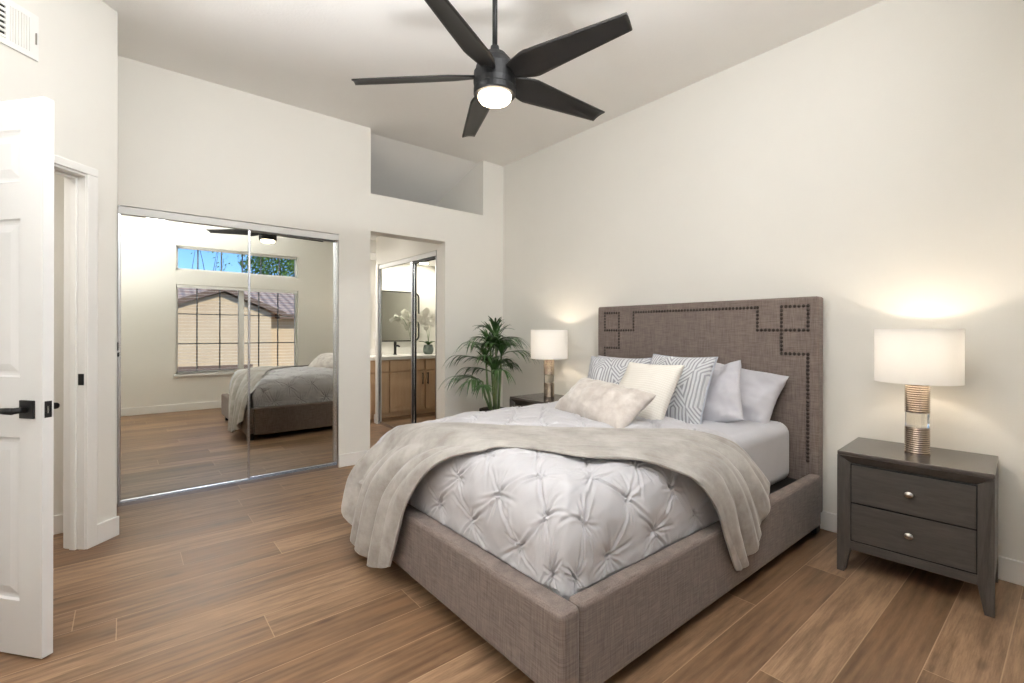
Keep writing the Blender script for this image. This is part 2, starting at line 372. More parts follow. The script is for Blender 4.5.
# door casing and jambs of the angled doorway
c = MB()
for (t0, t1, z0, z1) in ((D0 - .058, D0 + .002, 0, DH), (D1 - .002, D1 + .058, 0, DH), (D0 - .058, D1 + .058, DH, DH + .045)):
    apoly(c, t0, t1, -.016, 0, z0, z1); apoly(c, t0 if t0 < D0 else t0, t1 - .0, .115, .131, z0, z1)
struct('trim_1', c, 'trim', bevel=.005)
j = MB(); apoly(j, D0 - .012, D0 + .004, -.004, .119, 0, DH); apoly(j, D1 - .004, D1 + .012, -.004, .119, 0, DH); apoly(j, D0, D1, -.004, .119, DH - .012, DH + .01)
apoly(j, D0 + .004, D0 + .016, .042, .078, 0, DH - .012); apoly(j, D0, D1, .042, .078, DH - .026, DH - .012)
struct('trim_2', j, 'trim', bevel=.003)
# strike plate on the jamb
sp = MB(); apoly(sp, D0 + .004, D0 + .0065, .002, .036, .895, .957)
tag(sp.build('strike_plate', 'black', bevel=.001), 'small black strike plate on the white door jamb', 'strike plate')
# open six panel door, hinged on the far jamb
hx, hy = ang(D1 - .002, -.004)
tip = Vector((-3.507, -1.762)); hv = Vector((hx, hy)); dv = (tip - hv).normalized(); DW = (tip - hv).length
door = thing('door_1', None, None, (hx, hy, 0)); door['kind'] = 'structure'
DM = Matrix(((dv.x, -dv.y, 0, 0), (dv.y, dv.x, 0, 0), (0, 0, 1, 0), (0, 0, 0, 1)))     # local x along leaf, local -y towards the room... 
DT = .035
def door_leaf():
    # local: x 0..DW, y 0..DT ; panels recessed on both faces
    mb = MB(); z0, z1 = .008, 2.035
    st = .105; mid = .10
    cols = [(st, DW / 2 - mid / 2), (DW / 2 + mid / 2, DW - st)]
    rows_ = [(.205, .80), (1.02, 1.60), (1.735, 1.925)]
    xs = sorted({0, DW, *[v for c_ in cols for v in c_]}); zs = sorted({z0, z1, *[v for r in rows_ for v in r]})
    def ispanel(i, k): return (xs[i], xs[i + 1]) in cols and (zs[k], zs[k + 1]) in rows_
    for face, sgn in ((0, 1), (DT, -1)):
        for i in range(len(xs) - 1):
            for k in range(len(zs) - 1):
                xa, xb, za, zb = xs[i], xs[i + 1], zs[k], zs[k + 1]
                if not ispanel(i, k):
                    q = [(xa, face, za), (xb, face, za), (xb, face, zb), (xa, face, zb)]
                    mb.add(q, [(0, 1, 2, 3) if sgn > 0 else (3, 2, 1, 0)])
                else:
                    rings = []
                    for inset, dep in ((0, 0), (.006, .007), (.014, .009), (.020, .009), (.048, .002), (.05, .002)):
                        y = face + sgn * dep
                        rings.append([(xa + inset, y, za + inset), (xb - inset, y, za + inset), (xb - inset, y, zb - inset), (xa + inset, y, zb - inset)])
                    vs_ = [p for r in rings for p in r]; fs = []
                    for r in range(len(rings) - 1):
                        for s in range(4):
                            f = (r * 4 + s, r * 4 + (s + 1) % 4, (r + 1) * 4 + (s + 1) % 4, (r + 1) * 4 + s); fs.append(f if sgn > 0 else f[::-1])
                    n_ = (len(rings) - 1) * 4; f = (n_, n_ + 1, n_ + 2, n_ + 3); fs.append(f if sgn > 0 else f[::-1])
                    mb.add(vs_, fs)
    mb.add([(0, 0, z0), (DW, 0, z0), (DW, DT, z0), (0, DT, z0), (0, 0, z1), (DW, 0, z1), (DW, DT, z1), (0, DT, z1)],
           [(0, 3, 2, 1), (4, 5, 6, 7), (1, 2, 6, 5), (3, 0, 4, 7)])
    return mb
door_leaf().build('door_leaf', 'door', door, matrix=DM)
def lever(side):
    y0 = 0 if side < 0 else DT; s = side; X = DW - .065; Z = .905
    mb = MB().box((X - .033, y0, Z - .033), (X + .033, y0 + s * .008, Z + .033))
    mb.build('handle_rose', 'black', door, matrix=DM, bevel=.002)
    mb = MB().tube([(X, y0 + s * .006, Z), (X, y0 + s * .05, Z)], .011, 14)
    mb.tube([(X + .004, y0 + s * .05, Z), (X - .03, y0 + s * .052, Z), (X - .07, y0 + s * .05, Z), (X - .12, y0 + s * .046, Z - .002)], [.012, .0115, .008, .007], 12)
    mb.build('lever_handle', 'black', door, matrix=DM, smooth=True, fix=True)
lever(-1); lever(1)
MB().box((DW, .006, .875), (DW + .002, .029, .935)).build('latch_plate', 'black', door, matrix=DM, bevel=.001)
MB().prism([(DW, .011), (DW + .010, .012), (DW, .024)], .892, .918).build('latch_bolt', 'nickel', door, matrix=DM)
for hz in (.25, 1.05, 1.8):
    MB().tube([(-.004, -.004, hz), (-.004, -.004, hz + .09)], .007, 10).build('hinge', 'black', door, matrix=DM)

# ------------------------------------------------------------------ windows in the window wall
def window(name, za, zb, cols_, rows_n, slider=False, blinds=True):
    root = thing(name, None, None, ((wx0 + wx1) / 2, W0 - .1, za)); root['kind'] = 'structure'
    y0, y1 = W0 - .13, W0 - .08
    def L(mb): return dict(origin=None)
    off = Matrix.Translation((-(wx0 + wx1) / 2, -(W0 - .1), -za))
    f = MB()
    for q in (((wx0, za), (wx1, za + .035)), ((wx0, zb - .03), (wx1, zb)), ((wx0, za), (wx0 + .03, zb)), ((wx1 - .03, za), (wx1, zb))):
        f.box((q[0][0], y0, q[0][1]), (q[1][0], y1, q[1][1]))
    if slider: f.box((-1.875, y0 - .01, za), (-1.80, y1 + .015, zb))
    f.build('window_frame', 'trim', root, matrix=off)
    MB().box((wx0 + .03, W0 - .108, za + .03), (wx1 - .03, W0 - .104, zb - .03)).build('pane', 'pane', root, matrix=off)
    g = MB()
    for x in cols_: g.box((x - .009, W0 - .102, za + .03), (x + .009, W0 - .090, zb - .03))
    for z in rows_n: g.box((wx0 + .03, W0 - .102, z - .008), (wx1 - .03, W0 - .090, z + .008))
    g.build('grille_bars', M['muntin'], root, matrix=off)
    if blinds:
        s = MB(); z = za + .06
        while z < zb - .04:
            for xa, xb in ((wx0 + .02, -1.885), (-1.795, wx1 - .02)): s.add([(xa, W0 - .052, z + .0), (xb, W0 - .052, z + .0), (xb, W0 - .030, z), (xa, W0 - .030, z), (xa, W0 - .052, z + .0016), (xb, W0 - .052, z + .0016), (xb, W0 - .030, z + .0016), (xa, W0 - .030, z + .0016)], [(0, 1, 2, 3), (7, 6, 5, 4), (0, 4, 5, 1), (2, 6, 7, 3), (0, 3, 7, 4), (1, 5, 6, 2)])
            z += .052
        s.build('blind_slats', 'trim', root, matrix=off)
        MB().box((wx0 + .01, W0 - .07, zb - .045), (wx1 - .01, W0 - .01, zb - .002)).build('blind_headrail', 'trim', root, matrix=off)
    return root
M['muntin'] = Mat('grey_muntin', (104, 106, 108), .5).m
window('window_1', .55, 1.885, (-2.43, -2.13, -1.57, -1.28), (1.0, 1.45), True)
window('window_2', 2.10, 2.465, (-2.42, -2.11, -1.82, -1.54, -1.26), (), False, False)
struct('trim_3', MB().box((wx0 - .03, W0 - .08, .515), (wx1 + .03, W0 + .035, .55)), 'trim', bevel=.005)

# ------------------------------------------------------------------ outside the window: neighbouring house, tree, ground
struct('ground', MB().box((-30, -60, -2.6), (30, W0 - .2, -2.5)), 'ground')
hs = thing('house', 'tan stucco house with clay tile roof seen in the closet mirror', 'house', (-1.2, -11, -2.5))
ho = Matrix.Translation((1.2, 11, 2.5))
MB().box((-9, -15.6, -2.5), (7, -11.6, 1.72)).prism([(-3.0, -2.5), (.0, -2.5), (.0, 1.72), (-1.2, 2.25), (-3.0, 1.62)], -11.7, -10.75, 'y').build('stucco_wall', 'stucco', hs, matrix=ho)
def slab(pts, th, name, mat):
    n = len(pts); MB().add([p for p in pts] + [(p[0], p[1], p[2] - th) for p in pts], [tuple(range(n)), tuple(range(2 * n - 1, n - 1, -1))] + [(i, n + i, n + (i + 1) % n, (i + 1) % n) for i in range(n)]).build(name, mat, hs, matrix=ho, fix=True)
slab([(-9.5, -11.25, 1.72), (7.5, -11.25, 1.72), (5.5, -15.5, 3.05), (-7.5, -15.5, 3.05)], .1, 'roof', 'tile')
slab([(-1.2, -10.55, 2.42), (.35, -10.55, 1.75), (.35, -12.0, 1.75), (-1.2, -14.2, 2.42)], .1, 'roof', 'tile')
slab([(-1.2, -10.55, 2.42), (-1.2, -14.2, 2.42), (-3.6, -12.0, 1.5), (-3.6, -10.55, 1.5)], .1, 'roof', 'tile')
MB().prism([(-3.6, 1.36), (-1.2, 2.28), (.35, 1.61), (.35, 1.74), (-1.2, 2.42), (-3.6, 1.5)], -10.58, -10.52, 'y').build('fascia', 'fascia', hs, matrix=ho)
MB().box((.2, -11.2, 1.58), (7.4, -11.12, 1.72)).build('gutter', 'fascia', hs, matrix=ho)
MB().box((-2.6, -10.75, .12), (-.5, -10.6, .26)).build('wall_ledge', M['fascia'], hs, matrix=ho)
MB().box((-2.5, -10.75, -1.4), (-.6, -10.7, .1)).build('window_shutter', 'fascia', hs, matrix=ho)
def tree(name, label, base, h, crown_r, nleaf, mat, trunk_r=.12, group=None, sparse=False):
    r = thing(name, label, 'tree', base, 0, group); rnd = random.Random(int(base[0] * 100))
    tb = MB(); tips = []
    tb.tube([(0, 0, 0), (.05, 0, h * .35), (0, .05, h * .7)], [trunk_r, trunk_r * .8, trunk_r * .55], 8)
    for k in range(14):
        a = rnd.uniform(0, 2 * PI); rr = crown_r * rnd.uniform(.5, .95); z = h * rnd.uniform(.62, 1.0)
        e = Vector((rr * math.cos(a), rr * math.sin(a), z)); s = Vector((0, .03, h * rnd.uniform(.4, .68))); mid = (s + e) / 2 + Vector((0, 0, .15))
        tb.tube([s, mid, e], [trunk_r * .35, trunk_r * .22, trunk_r * .08], 6); tips += [mid * .4 + e * .6, e]
    tb.build('trunk', 'bark', r, smooth=True)
    lf = MB()
    for _ in range(nleaf):
        c0 = rnd.choice(tips) if sparse else Vector((0, 0, h * .82)) 
        while True:
            p = Vector([rnd.uniform(-1, 1) for _ in range(3)])
            if p.length < 1 and (sparse or noise.noise(p * 3) > -.2): break
        p = c0 + (p * (.35 if sparse else 1) * Vector((1, 1, 1)) if sparse else Vector((p.x * crown_r, p.y * crown_r, p.z * crown_r * .85)))
        d = Vector([rnd.uniform(-1, 1) for _ in range(3)]).normalized(); u = d.orthogonal().normalized(); w = d.cross(u); s = rnd.uniform(.04, .08)
        lf.add([p - u * s, p + w * s * .5, p + u * s, p - w * s * .5], [(0, 1, 2, 3)])
    lf.build('foliage', mat, r)
    return r
tree('tree', 'leafy green tree above the neighbouring roof in the mirror', (1.9, -17.4, -2.5), 8.2, 1.7, 6500, 'treeleaf')
tree('tree', 'bare tree top at the left of the mirrored transom window', (-3.2, -17, -2.5), 7.4, .8, 110, 'treeleaf', .06, None, True)
tree('tree', 'bare thin tree left of centre in the mirrored transom window', (-1.7, -17, -2.5), 7.2, .8, 90, 'treeleaf', .06, None, True)
tree('tree', 'bare thin tree in the middle of the mirrored transom window', (-.4, -20.5, -2.5), 7.9, .9, 120, 'treeleaf', .06, None, True)

# ------------------------------------------------------------------ mirrored closet doors
def mirror_doors(root, P, length, h, split, o_near=.018, o_far=.048, D=.07, fw=.016):
    """P maps (along, out, z) to world relative to root; two sliding leaves with thin metal frames"""
    def bx(mb, a, b): 
        mb.box(a, b); return mb
    leaves = ((0.0, split + .014, o_near), (split - .014, length, o_far))
    for (a0, a1, o0) in leaves:
        lf = MB().box((a0 + .014, o0 + .004, .03), (a1 - .014, o0 + .008, h - .05)).build('mirror_panel', 'mirror', root, matrix=P)
        fr = MB()
        for q in (((a0, .02), (a0 + fw, h - .04)), ((a1 - fw, .02), (a1, h - .04)), ((a0, .02), (a1, .036)), ((a0, h - .055), (a1, h - .04))):
            fr.box((q[0][0], o0 - .004, q[0][1]), (q[1][0], o0 + .012, q[1][1]))
        fr.build('leaf_frame', 'chrome', lf, bevel=.003, matrix=P)
    MB().box((0, 0, 0), (length, D, .012)).box((0, .0, .012), (length, .006, .024)).box((0, D / 2, .012), (length, D / 2 + .004, .022)).build('floor_track', 'chrome', root, matrix=P)
    MB().box((0, -.004, h - .055), (length, .004, h - .004)).box((0, .004, h - .02), (length, D, h - .004)).build('top_track', 'trackwhite', root, matrix=P, bevel=.002)
    MB().box((-.0, -.002, 0), (.012, D, h)).build('side_channel', 'chrome', root, matrix=P)
    MB().box((length - .012, -.002, 0), (length, D, h)).build('side_channel', 'chrome', root, matrix=P)
M['trackwhite'] = Mat('pearl_white_metal', (222, 222, 221), .5, 0).m
cd = thing('sliding_mirror_doors', 'pair of sliding mirror doors in silver frames on the bedroom closet', 'closet doors', (-3.316, .004, 0))
mirror_doors(cd, Matrix.Identity(4), 1.482, 2.041, .785)
bd = thing('sliding_mirror_doors', 'mirrored sliding closet doors beyond the doorway beside the wooden vanity', 'closet doors', (-.751, .185, 0))
mirror_doors(bd, Matrix(((0, 1, 0, 0), (1, 0, 0, 0), (0, 0, 1, 0), (0, 0, 0, 1))), 1.465, 2.048, .56, .030, .008, .045, .03)
MB().box((.540, .010, .02), (.550, .024, 2.0)).box((0, .006, 1.97), (.55, .02, 1.99)).build('gap_shade_strip', 'black', bd, matrix=Matrix(((0, 1, 0, 0), (1, 0, 0, 0), (0, 0, 1, 0), (0, 0, 0, 1))))  # black strips stand for the shaded leaf gap and the dark track underside
# trim around the bathroom closet
struct('trim_4', MB().box((-.768, 1.63, 0), (-.752, 1.70, 2.06)), 'trim', bevel=.003)
# thin closet casing strip and bumper
tag(MB().box((-3.319, -.075, 1.06), (-3.312, -.055, 1.115)).box((-3.319, -.072, 1.02), (-3.308, -.058, 1.045)).build('door_bumper', 'black', bevel=.002), 'tiny black catch on the wall edge left of the mirror doors', 'door bumper')

# ------------------------------------------------------------------ air vent on the angled wall
vt = thing('air_vent', 'white metal air vent high on the wall above the open door', 'vent', (*ang(.426 + .2, 0), 2.627))
def vm(mb, name, mat, bevel=0, parent=None):
    # local: x along t increasing (towards left), y out of the wall, z up
    R = Matrix(((-S2, S2, 0, 0), (-S2, -S2, 0, 0), (0, 0, 1, 0), (0, 0, 0, 1)))
    return mb.build(name, mat, parent or vt, matrix=R, bevel=bevel)
hw, hh = .2, .11
f = MB()
for q in (((-hw, -hh), (hw, -hh + .028)), ((-hw, hh - .028), (hw, hh)), ((-hw, -hh + .028), (-hw + .03, hh - .028)), ((hw - .03, -hh + .028), (hw, hh - .028)), ((-.078, -hh + .028), (-.062, hh - .028)), ((.062, -hh + .028), (.078, hh - .028))): f.box((q[0][0], 0, q[0][1]), (q[1][0], .01, q[1][1]))
vm(f, 'face_frame', 'trim')
vm(MB().box((-hw + .02, .0, -hh + .02), (hw - .02, .002, hh - .02)), 'backing', 'darkgap')
for side in (-1, 1):
    g = MB(); 
    for i in range(8):
        x = side * (.085 + i * .0115); g.box((x - .0045, .002, -hh + .026), (x + .0045, .009, hh - .026))
    vm(g, 'upright_louvers', 'trim')
g = MB()
for i in range(7):
    z = -hh + .038 + i * .0245; g.box((-.064, .002, z - .006), (.064, .0085, z + .006))
vm(g, 'level_louvers', 'trim')
vm(MB().box((-hw + .012, .010, -.035), (-hw + .016, .016, .02)), 'damper_lever', 'nickel')

# ------------------------------------------------------------------ ceiling fan
FX, FY, ZB = -1.884, -2.313, 2.425
fan = thing('ceiling_fan', 'black five blade ceiling fan with round lit lamp', 'ceiling fan', (FX, FY, ZC))
zo = -ZC
MB().lathe([(0, 0), (.07, 0), (.068, -.02), (.05, -.05), (.02, -.065), (0, -.065)], 32).build('canopy', 'black', fan, smooth=True)
MB().tube([(0, 0, -.06), (0, 0, 2.56 + zo)], .0125, 14).build('downrod', 'black', fan, smooth=True)
MB().lathe([(0, .16), (.02, .16), (.024, .135), (.055, .118), (.082, .085), (.092, .055), (.093, .03), (.102, .028), (.104, -.02), (.1, -.045), (.103, -.05), (.103, -.075), (.098, -.082), (0, -.082)], 44, (0, 0, ZB + zo)).build('motor_housing', 'black', fan, smooth=False, fix=True)
MB().lathe([(.081, -.08), (.080, -.095), (.070, -.108), (.045, -.114), (0, -.116)], 40, (0, 0, ZB + zo)).build('light_diffuser', 'fanlight', fan, smooth=True)
def blade_mesh():
    rows = []; N = 26
    for i in range(N + 1):
        s = i / N; r = .075 + s * .625
        w = .05 + .10 * min(1, s / .22) ** .7 - .068 * max(0, (s - .2) / .8)
        lead = .03 - .0 * s; pitch = -math.radians(22 - 8 * s); z = .0 - .012 * s
        row = []
        for k in range(9):
            c_ = (k / 8 - .45) * w
            rr = r + (-.012 * (k / 8 - .5) if s > .98 else 0)
            camb = .006 * (1 - (2 * k / 8 - 1) ** 2)
            row.append((rr, c_ * math.cos(pitch), z + c_ * math.sin(pitch) + camb))
        rows.append(row)
    return rows
rows = blade_mesh()
first = None
for k in range(5):
    if first is None:
        mb = MB().grid(rows); bl = mb.build('blade', 'blade', fan, smooth=True)
        md = bl.modifiers.new('solid', 'SOLIDIFY'); md.thickness = .008; first = bl
    else:
        bl = first.copy(); col.objects.link(bl); bl.parent = fan
    bl.location = (0, 0, ZB + zo + .008); bl.rotation_euler = (0, 0, 5.5503 - PI - k * 2 * PI / 5)

# ------------------------------------------------------------------ bed
YL, YR, XF = -1.465, -3.168, -2.28
bed = thing('bed', 'taupe linen upholstered bed with studded headboard', 'bed', (-1.2, (YL + YR) / 2, 0))
bo = Matrix.Translation((1.2, -(YL + YR) / 2, 0))
def bpart(mb, name, mat, bevel=0, seg=3, parent=bed): return mb.build(name, mat, parent, matrix=bo, bevel=bevel, seg=seg)
hb = bpart(MB().box((-.11, -3.148, .105), (-.02, -1.463, 1.408)), 'headboard', 'linen', .016, 4)
bpart(MB().box((XF, YR, .075), (XF + .085, YL, .352)), 'footboard', 'linen', .02, 4)
bpart(MB().box((XF + .086, YR + .001, .055), (-.112, YR + .068, .352)), 'side_rail', 'linen', .018, 4)
bpart(MB().box((XF + .086, YL - .069, .055), (-.112, YL - .001, .352)), 'side_rail', 'linen', .018, 4)
bpart(MB().box((XF - .0006, -2.318, .09), (XF + .004, -2.3165, .34)), 'seam', 'linenseam') if False else None
bpart(MB().box((XF + .09, YR + .08, .25), (-.13, YL - .08, .30)), 'slat_base', 'blackwood')
for (x, y) in ((XF + .075, YR + .075), (XF + .055, YL - .075), (-.09, YR + .06), (-.09, YL - .06)):
    bpart(MB().box((x - .035, y - .035, 0), (x + .035, y + .035, .105)), 'leg', 'blackwood', .004, 2)
# nailhead trim: geometric border
def run(pts, pitch=.0235):
    out = []
    for (y0, z0), (y1, z1) in zip(pts, pts[1:]):
        n_ = max(1, round(math.hypot(y1 - y0, z1 - z0) / pitch))
        out += [(y0 + (y1 - y0) * i / n_, z0 + (z1 - z0) * i / n_) for i in range(n_)]
    out.append(pts[-1]); return out
nails = []
for sgn, yc in ((1, -3.092), (-1, -1.543)):
    s = sgn
    nails += run([(yc, .42), (yc, 1.06), (yc + s * .148, 1.06), (yc + s * .148, 1.352), (yc, 1.352), (yc, 1.206), (yc + s * .293, 1.206), (yc + s * .293, 1.352)])
nails += run([(-2.807 + .0235, 1.352), (-1.836 - .0235, 1.352)])
uniq = []
for p in nails:
    if all((p[0] - q[0]) ** 2 + (p[1] - q[1]) ** 2 > .011 ** 2 for q in uniq): uniq.append(p)
uniq.sort(key=lambda p: p[0])
def nail_mb(mb, y, z):
    R = .0105; vs_ = [(-.1145 - .0055, y, z)]
    for (rr, dx) in ((.6, .0052), (1, 0)):
        for k in range(10): a_ = 2 * PI * k / 10; vs_.append((-.1105 - dx, y + R * rr * math.cos(a_), z + R * rr * math.sin(a_)))
    fs = [(0, 1 + (k + 1) % 10, 1 + k) for k in range(10)] + [(1 + k, 1 + (k + 1) % 10, 11 + (k + 1) % 10, 11 + k) for k in range(10)]
    mb.add(vs_, fs)
M['nail'] = Mat('dark_bronze_nail', (74, 66, 62), .28, 1).m
base_nail = None
for i, (y, z) in enumerate(uniq[:100]):
    if base_nail is None:
        mb = MB(); nail_mb(mb, 0, 0); base_nail = mb.build('nailhead', 'nail', hb, smooth=True)
        base_nail.location = (1.2, y - (YL + YR) / 2, z)
    else:
        o = base_nail.copy(); col.objects.link(o); o.parent = hb; o.location = (1.2, y - (YL + YR) / 2, z)
mb = MB()
for (y, z) in uniq[100:]: nail_mb(mb, y, z)
o = mb.build('nailhead_row', 'nail', hb, smooth=True, matrix=bo); o['kind'] = 'stuff'

# mattress with fitted sheet
mat_ = MB().box((-2.13, -3.035, .30), (-.175, -1.60, .655)).build('mattress', 'sheet', bevel=.07, seg=6)
tag(mat_, 'white sheeted mattress showing below the pillows near the headboard', 'mattress')

# ------------------------------------------------------------------ duvet
def fbm(x, y, s, seed=0, oct_=3):
    v = 0; a_ = 1
    for k in range(oct_):
        v += a_ * noise.noise(Vector((x * s, y * s, seed + k * 7.1))); s *= 2; a_ *= .5
    return v
YC = -2.318
DX0, DY0 = -2.20, .782          # outer extents: foot plane x, half width
RH, RV, QL = .135, .20, .262
def ztop(y, x=0): return .650 + .048 * (1 - np.minimum(1, np.abs((y - YC) / .80)) ** 2.2) - .045 * np.clip((-1.65 - x) / .5, 0, 1) * np.clip((y + 2.1) / .45, 0, 1)
def sines(x, y, scale, seed, n=9):
    r_ = np.random.RandomState(seed); v = 0
    for _ in range(n):
        a_ = r_.uniform(0, 2 * PI); f_ = scale * r_.uniform(.6, 1.6); v = v + np.sin((x * math.cos(a_) + y * math.sin(a_)) * f_ + r_.uniform(0, 6.3)) * r_.uniform(.5, 1)
    return v / n ** .5
def duvet_mesh():
    na, nb = 430, 520
    a_foot = -(DX0 + RH) - .4; a_max = a_foot + QL + .18; b_max = (DY0 - RH) + QL + .14
    b = np.linspace(-b_max, b_max, nb + 1)[None, :] * np.ones((na + 1, 1))
    t = np.linspace(0, 1, na + 1)[:, None]
    ah = .22 + .30 * (1 - (b + b_max) / (2 * b_max)); a = ah + (a_max - ah) * t
    x_in, y_in = DX0 + RH, DY0 - RH
    x = -.4 - a; qa = np.maximum(0, x_in - x); qb = np.maximum(0, np.abs(b) - y_in); sg = np.sign(b)
    y = YC + np.minimum(np.abs(b), y_in) * sg; x = np.maximum(x, x_in)
    q = (qa ** 3 + qb ** 3) ** (1 / 3); m_ = np.hypot(qa, qb) + 1e-9; dx, dy = qa / m_, qb / m_
    th = np.minimum(q, QL) / QL * PI / 2; over = np.maximum(0, q - QL)
    h = RH * np.sin(th) - .0 * over; v = RV * (1 - np.cos(th)) + over
    k = 1 / (dx ** 4 + dy ** 4 + 1e-9) ** .25; h = h * np.where(q > 0, 1 + (k - 1) * .85, 1)
    px, py, pz = x - h * dx, y + h * dy * sg, ztop(y, x) - v
    P = np.stack([px, py, pz], -1)
    N = np.cross(np.gradient(P, axis=0), np.gradient(P, axis=1)); N /= np.linalg.norm(N, axis=-1, keepdims=True) + 1e-12
    out = np.stack([-(dx), dy * sg, np.full_like(dx, .6)], -1); N *= np.sign((N * out).sum(-1, keepdims=True))
    # pleats: pinches on a staggered lattice with creases running out of each
    PIT = .275; D = .0045 * sines(a, b, 14, 3) + .0022 * sines(a, b, 34, 4) + .0011 * sines(a, b * 1.4, 80, 5)
    puff = np.zeros_like(a); rs = np.random.RandomState(11); dmin = np.full_like(a, 9.)
    for off in (0, .5):
        for i in range(0, 10):
            for j_ in range(-6, 6):
                pa, pb = (i + off) * PIT + .06 + rs.uniform(-.014, .014), (j_ + off) * PIT + rs.uniform(-.014, .014)
                amps = rs.uniform(.5, 1, 14); angs = np.concatenate([[PI / 4, 3 * PI / 4, 5 * PI / 4, 7 * PI / 4] + rs.normal(0, .08, 4), rs.uniform(0, 2 * PI, 10)])
                lens = np.concatenate([rs.uniform(.15, .19, 4), rs.uniform(.05, .13, 10)])
                bend = rs.uniform(-2.2, 2.2, 14)
                msk = (np.abs(a - pa) < .22) & (np.abs(b - pb) < .22)
                if not msk.any(): continue
                ea, eb = a[msk] - pa, b[msk] - pb; r = np.hypot(ea, eb); d_ = np.zeros_like(r)
                for am, an, ln, bd in zip(amps, angs, lens, bend):
                    al = ea * math.cos(an) + eb * math.sin(an); pe = -ea * math.sin(an) + eb * math.cos(an) + bd * al * al
                    w_ = .0040 + .024 * np.maximum(al, 0); f_ = np.clip(1 - al / ln, 0, 1) * (al > 0)
                    d_ -= am * .0095 * np.exp(-(pe / w_) ** 2) * f_
                    d_ += am * .0052 * np.exp(-((np.abs(pe) - 1.9 * w_) / w_) ** 2) * f_
                d_ += -.016 * np.exp(-(r / .020) ** 2) + .012 * np.exp(-(r / .0075) ** 2)
                D[msk] += d_; dmin[msk] = np.minimum(dmin[msk], r)
    D += .011 * (1 - np.exp(-(dmin / .08) ** 2))
    e = np.clip(t * 30, 0, 1); low = np.clip((P[..., 2] - .30) / .04, .1, 1)
    P = P + N * (D * e * low)[..., None]
    P[..., 2] -= .016 * (1 - np.clip(t * 40, 0, 1)) ** 2
    lw = P[..., 2] < .352
    P[..., 0] = np.where(lw, np.maximum(P[..., 0], -2.19), P[..., 0]); P[..., 1] = np.where(lw, np.clip(P[..., 1], -3.097, -1.537), P[..., 1])
    me = bpy.data.meshes.new('duvet'); nv = (na + 1) * (nb + 1)
    ii, jj = np.meshgrid(np.arange(na), np.arange(nb), indexing='ij'); b0 = (ii * (nb + 1) + jj).ravel()
    quads = np.stack([b0, b0 + 1, b0 + nb + 2, b0 + nb + 1], -1).astype(np.int32)
    me.vertices.add(nv); me.vertices.foreach_set('co', P.reshape(-1).astype(np.float32))
    me.loops.add(quads.size); me.loops.foreach_set('vertex_index', quads.ravel())
    me.polygons.add(len(quads)); me.polygons.foreach_set('loop_start', np.arange(0, quads.size, 4, dtype=np.int32)); me.polygons.foreach_set('loop_total', np.full(len(quads), 4, dtype=np.int32))
    me.update(calc_edges=True); me.validate(); me.materials.append(M['duvet']); me.polygons.foreach_set('use_smooth', [True] * len(quads))
    o = bpy.data.objects.new('duvet', me); col.objects.link(o); return o
dv_o = duvet_mesh()
tag(dv_o, 'pale grey pinch pleated duvet spread over the bed', 'duvet')

# ------------------------------------------------------------------ throw blanket
def surf_z(x, y):
    dx = max(0, (DX0 + RH) - x); dy = max(0, abs(y - YC) - (DY0 - RH)); h = math.hypot(dx, dy)
    if h >= RH: return -1
    return ztop(y, x) - RV * (1 - math.sqrt(1 - (h / RH) ** 2))
H_ = [(-2.305, -1.465, .25), (-2.285, -1.49, .36), (-2.23, -1.545, .475), (-2.15, -1.575, .55), (-2.07, -1.68, .615), (-1.97, -1.97, .685), (-1.82, -2.27, .705), (-1.62, -2.50, .705), (-1.37, -2.70, .705), (-1.12, -2.88, .70), (-1.02, -3.05, .665), (-.96, -3.14, .57), (-.885, -3.185, .465)]
F_ = [(-2.335, -2.12, .11), (-2.33, -2.20, .30), (-2.31, -2.26, .46), (-2.26, -2.38, .61), (-2.16, -2.52, .685), (-1.98, -2.69, .70), (-1.87, -2.91, .695), (-1.72, -3.03, .685), (-1.62, -3.10, .65), (-1.51, -3.16, .59), (-1.41, -3.185, .47), (-1.33, -3.19, .31), (-1.25, -3.19, .17)]
Mm = [tuple((p + q) / 2 for p, q in zip(h, f_)) for h, f_ in zip(H_, F_)]
Mm[0] = (-2.345, -1.80, .07); Mm[12] = (-1.065, -3.195, .235); Mm[11] = (-1.12, -3.19, .39); Mm[10] = (-1.18, -3.165, .53); Mm[9] = (-1.27, -3.09, .64)
def cat(pts, t):
    n_ = len(pts) - 1; i = min(int(t), n_ - 1); f_ = t - i
    p = [Vector(pts[max(0, min(n_, i + k))]) for k in (-1, 0, 1, 2)]
    return .5 * ((2 * p[1]) + (-p[0] + p[2]) * f_ + (2 * p[0] - 5 * p[1] + 4 * p[2] - p[3]) * f_ ** 2 + (-p[0] + 3 * p[1] - 3 * p[2] + p[3]) * f_ ** 3)
NT, NW = 230, 110
base_ = []
for i in range(NT + 1):
    t = i / NT * 12; h, m_, f_ = cat(H_, t), cat(Mm, t), cat(F_, t); r = []
    for k in range(NW + 1):
        w = k / NW
        r.append(h * ((1 - w) * (1 - 2 * w)) + m_ * (4 * w * (1 - w)) + f_ * (w * (2 * w - 1)))
    base_.append(r)
rows = []
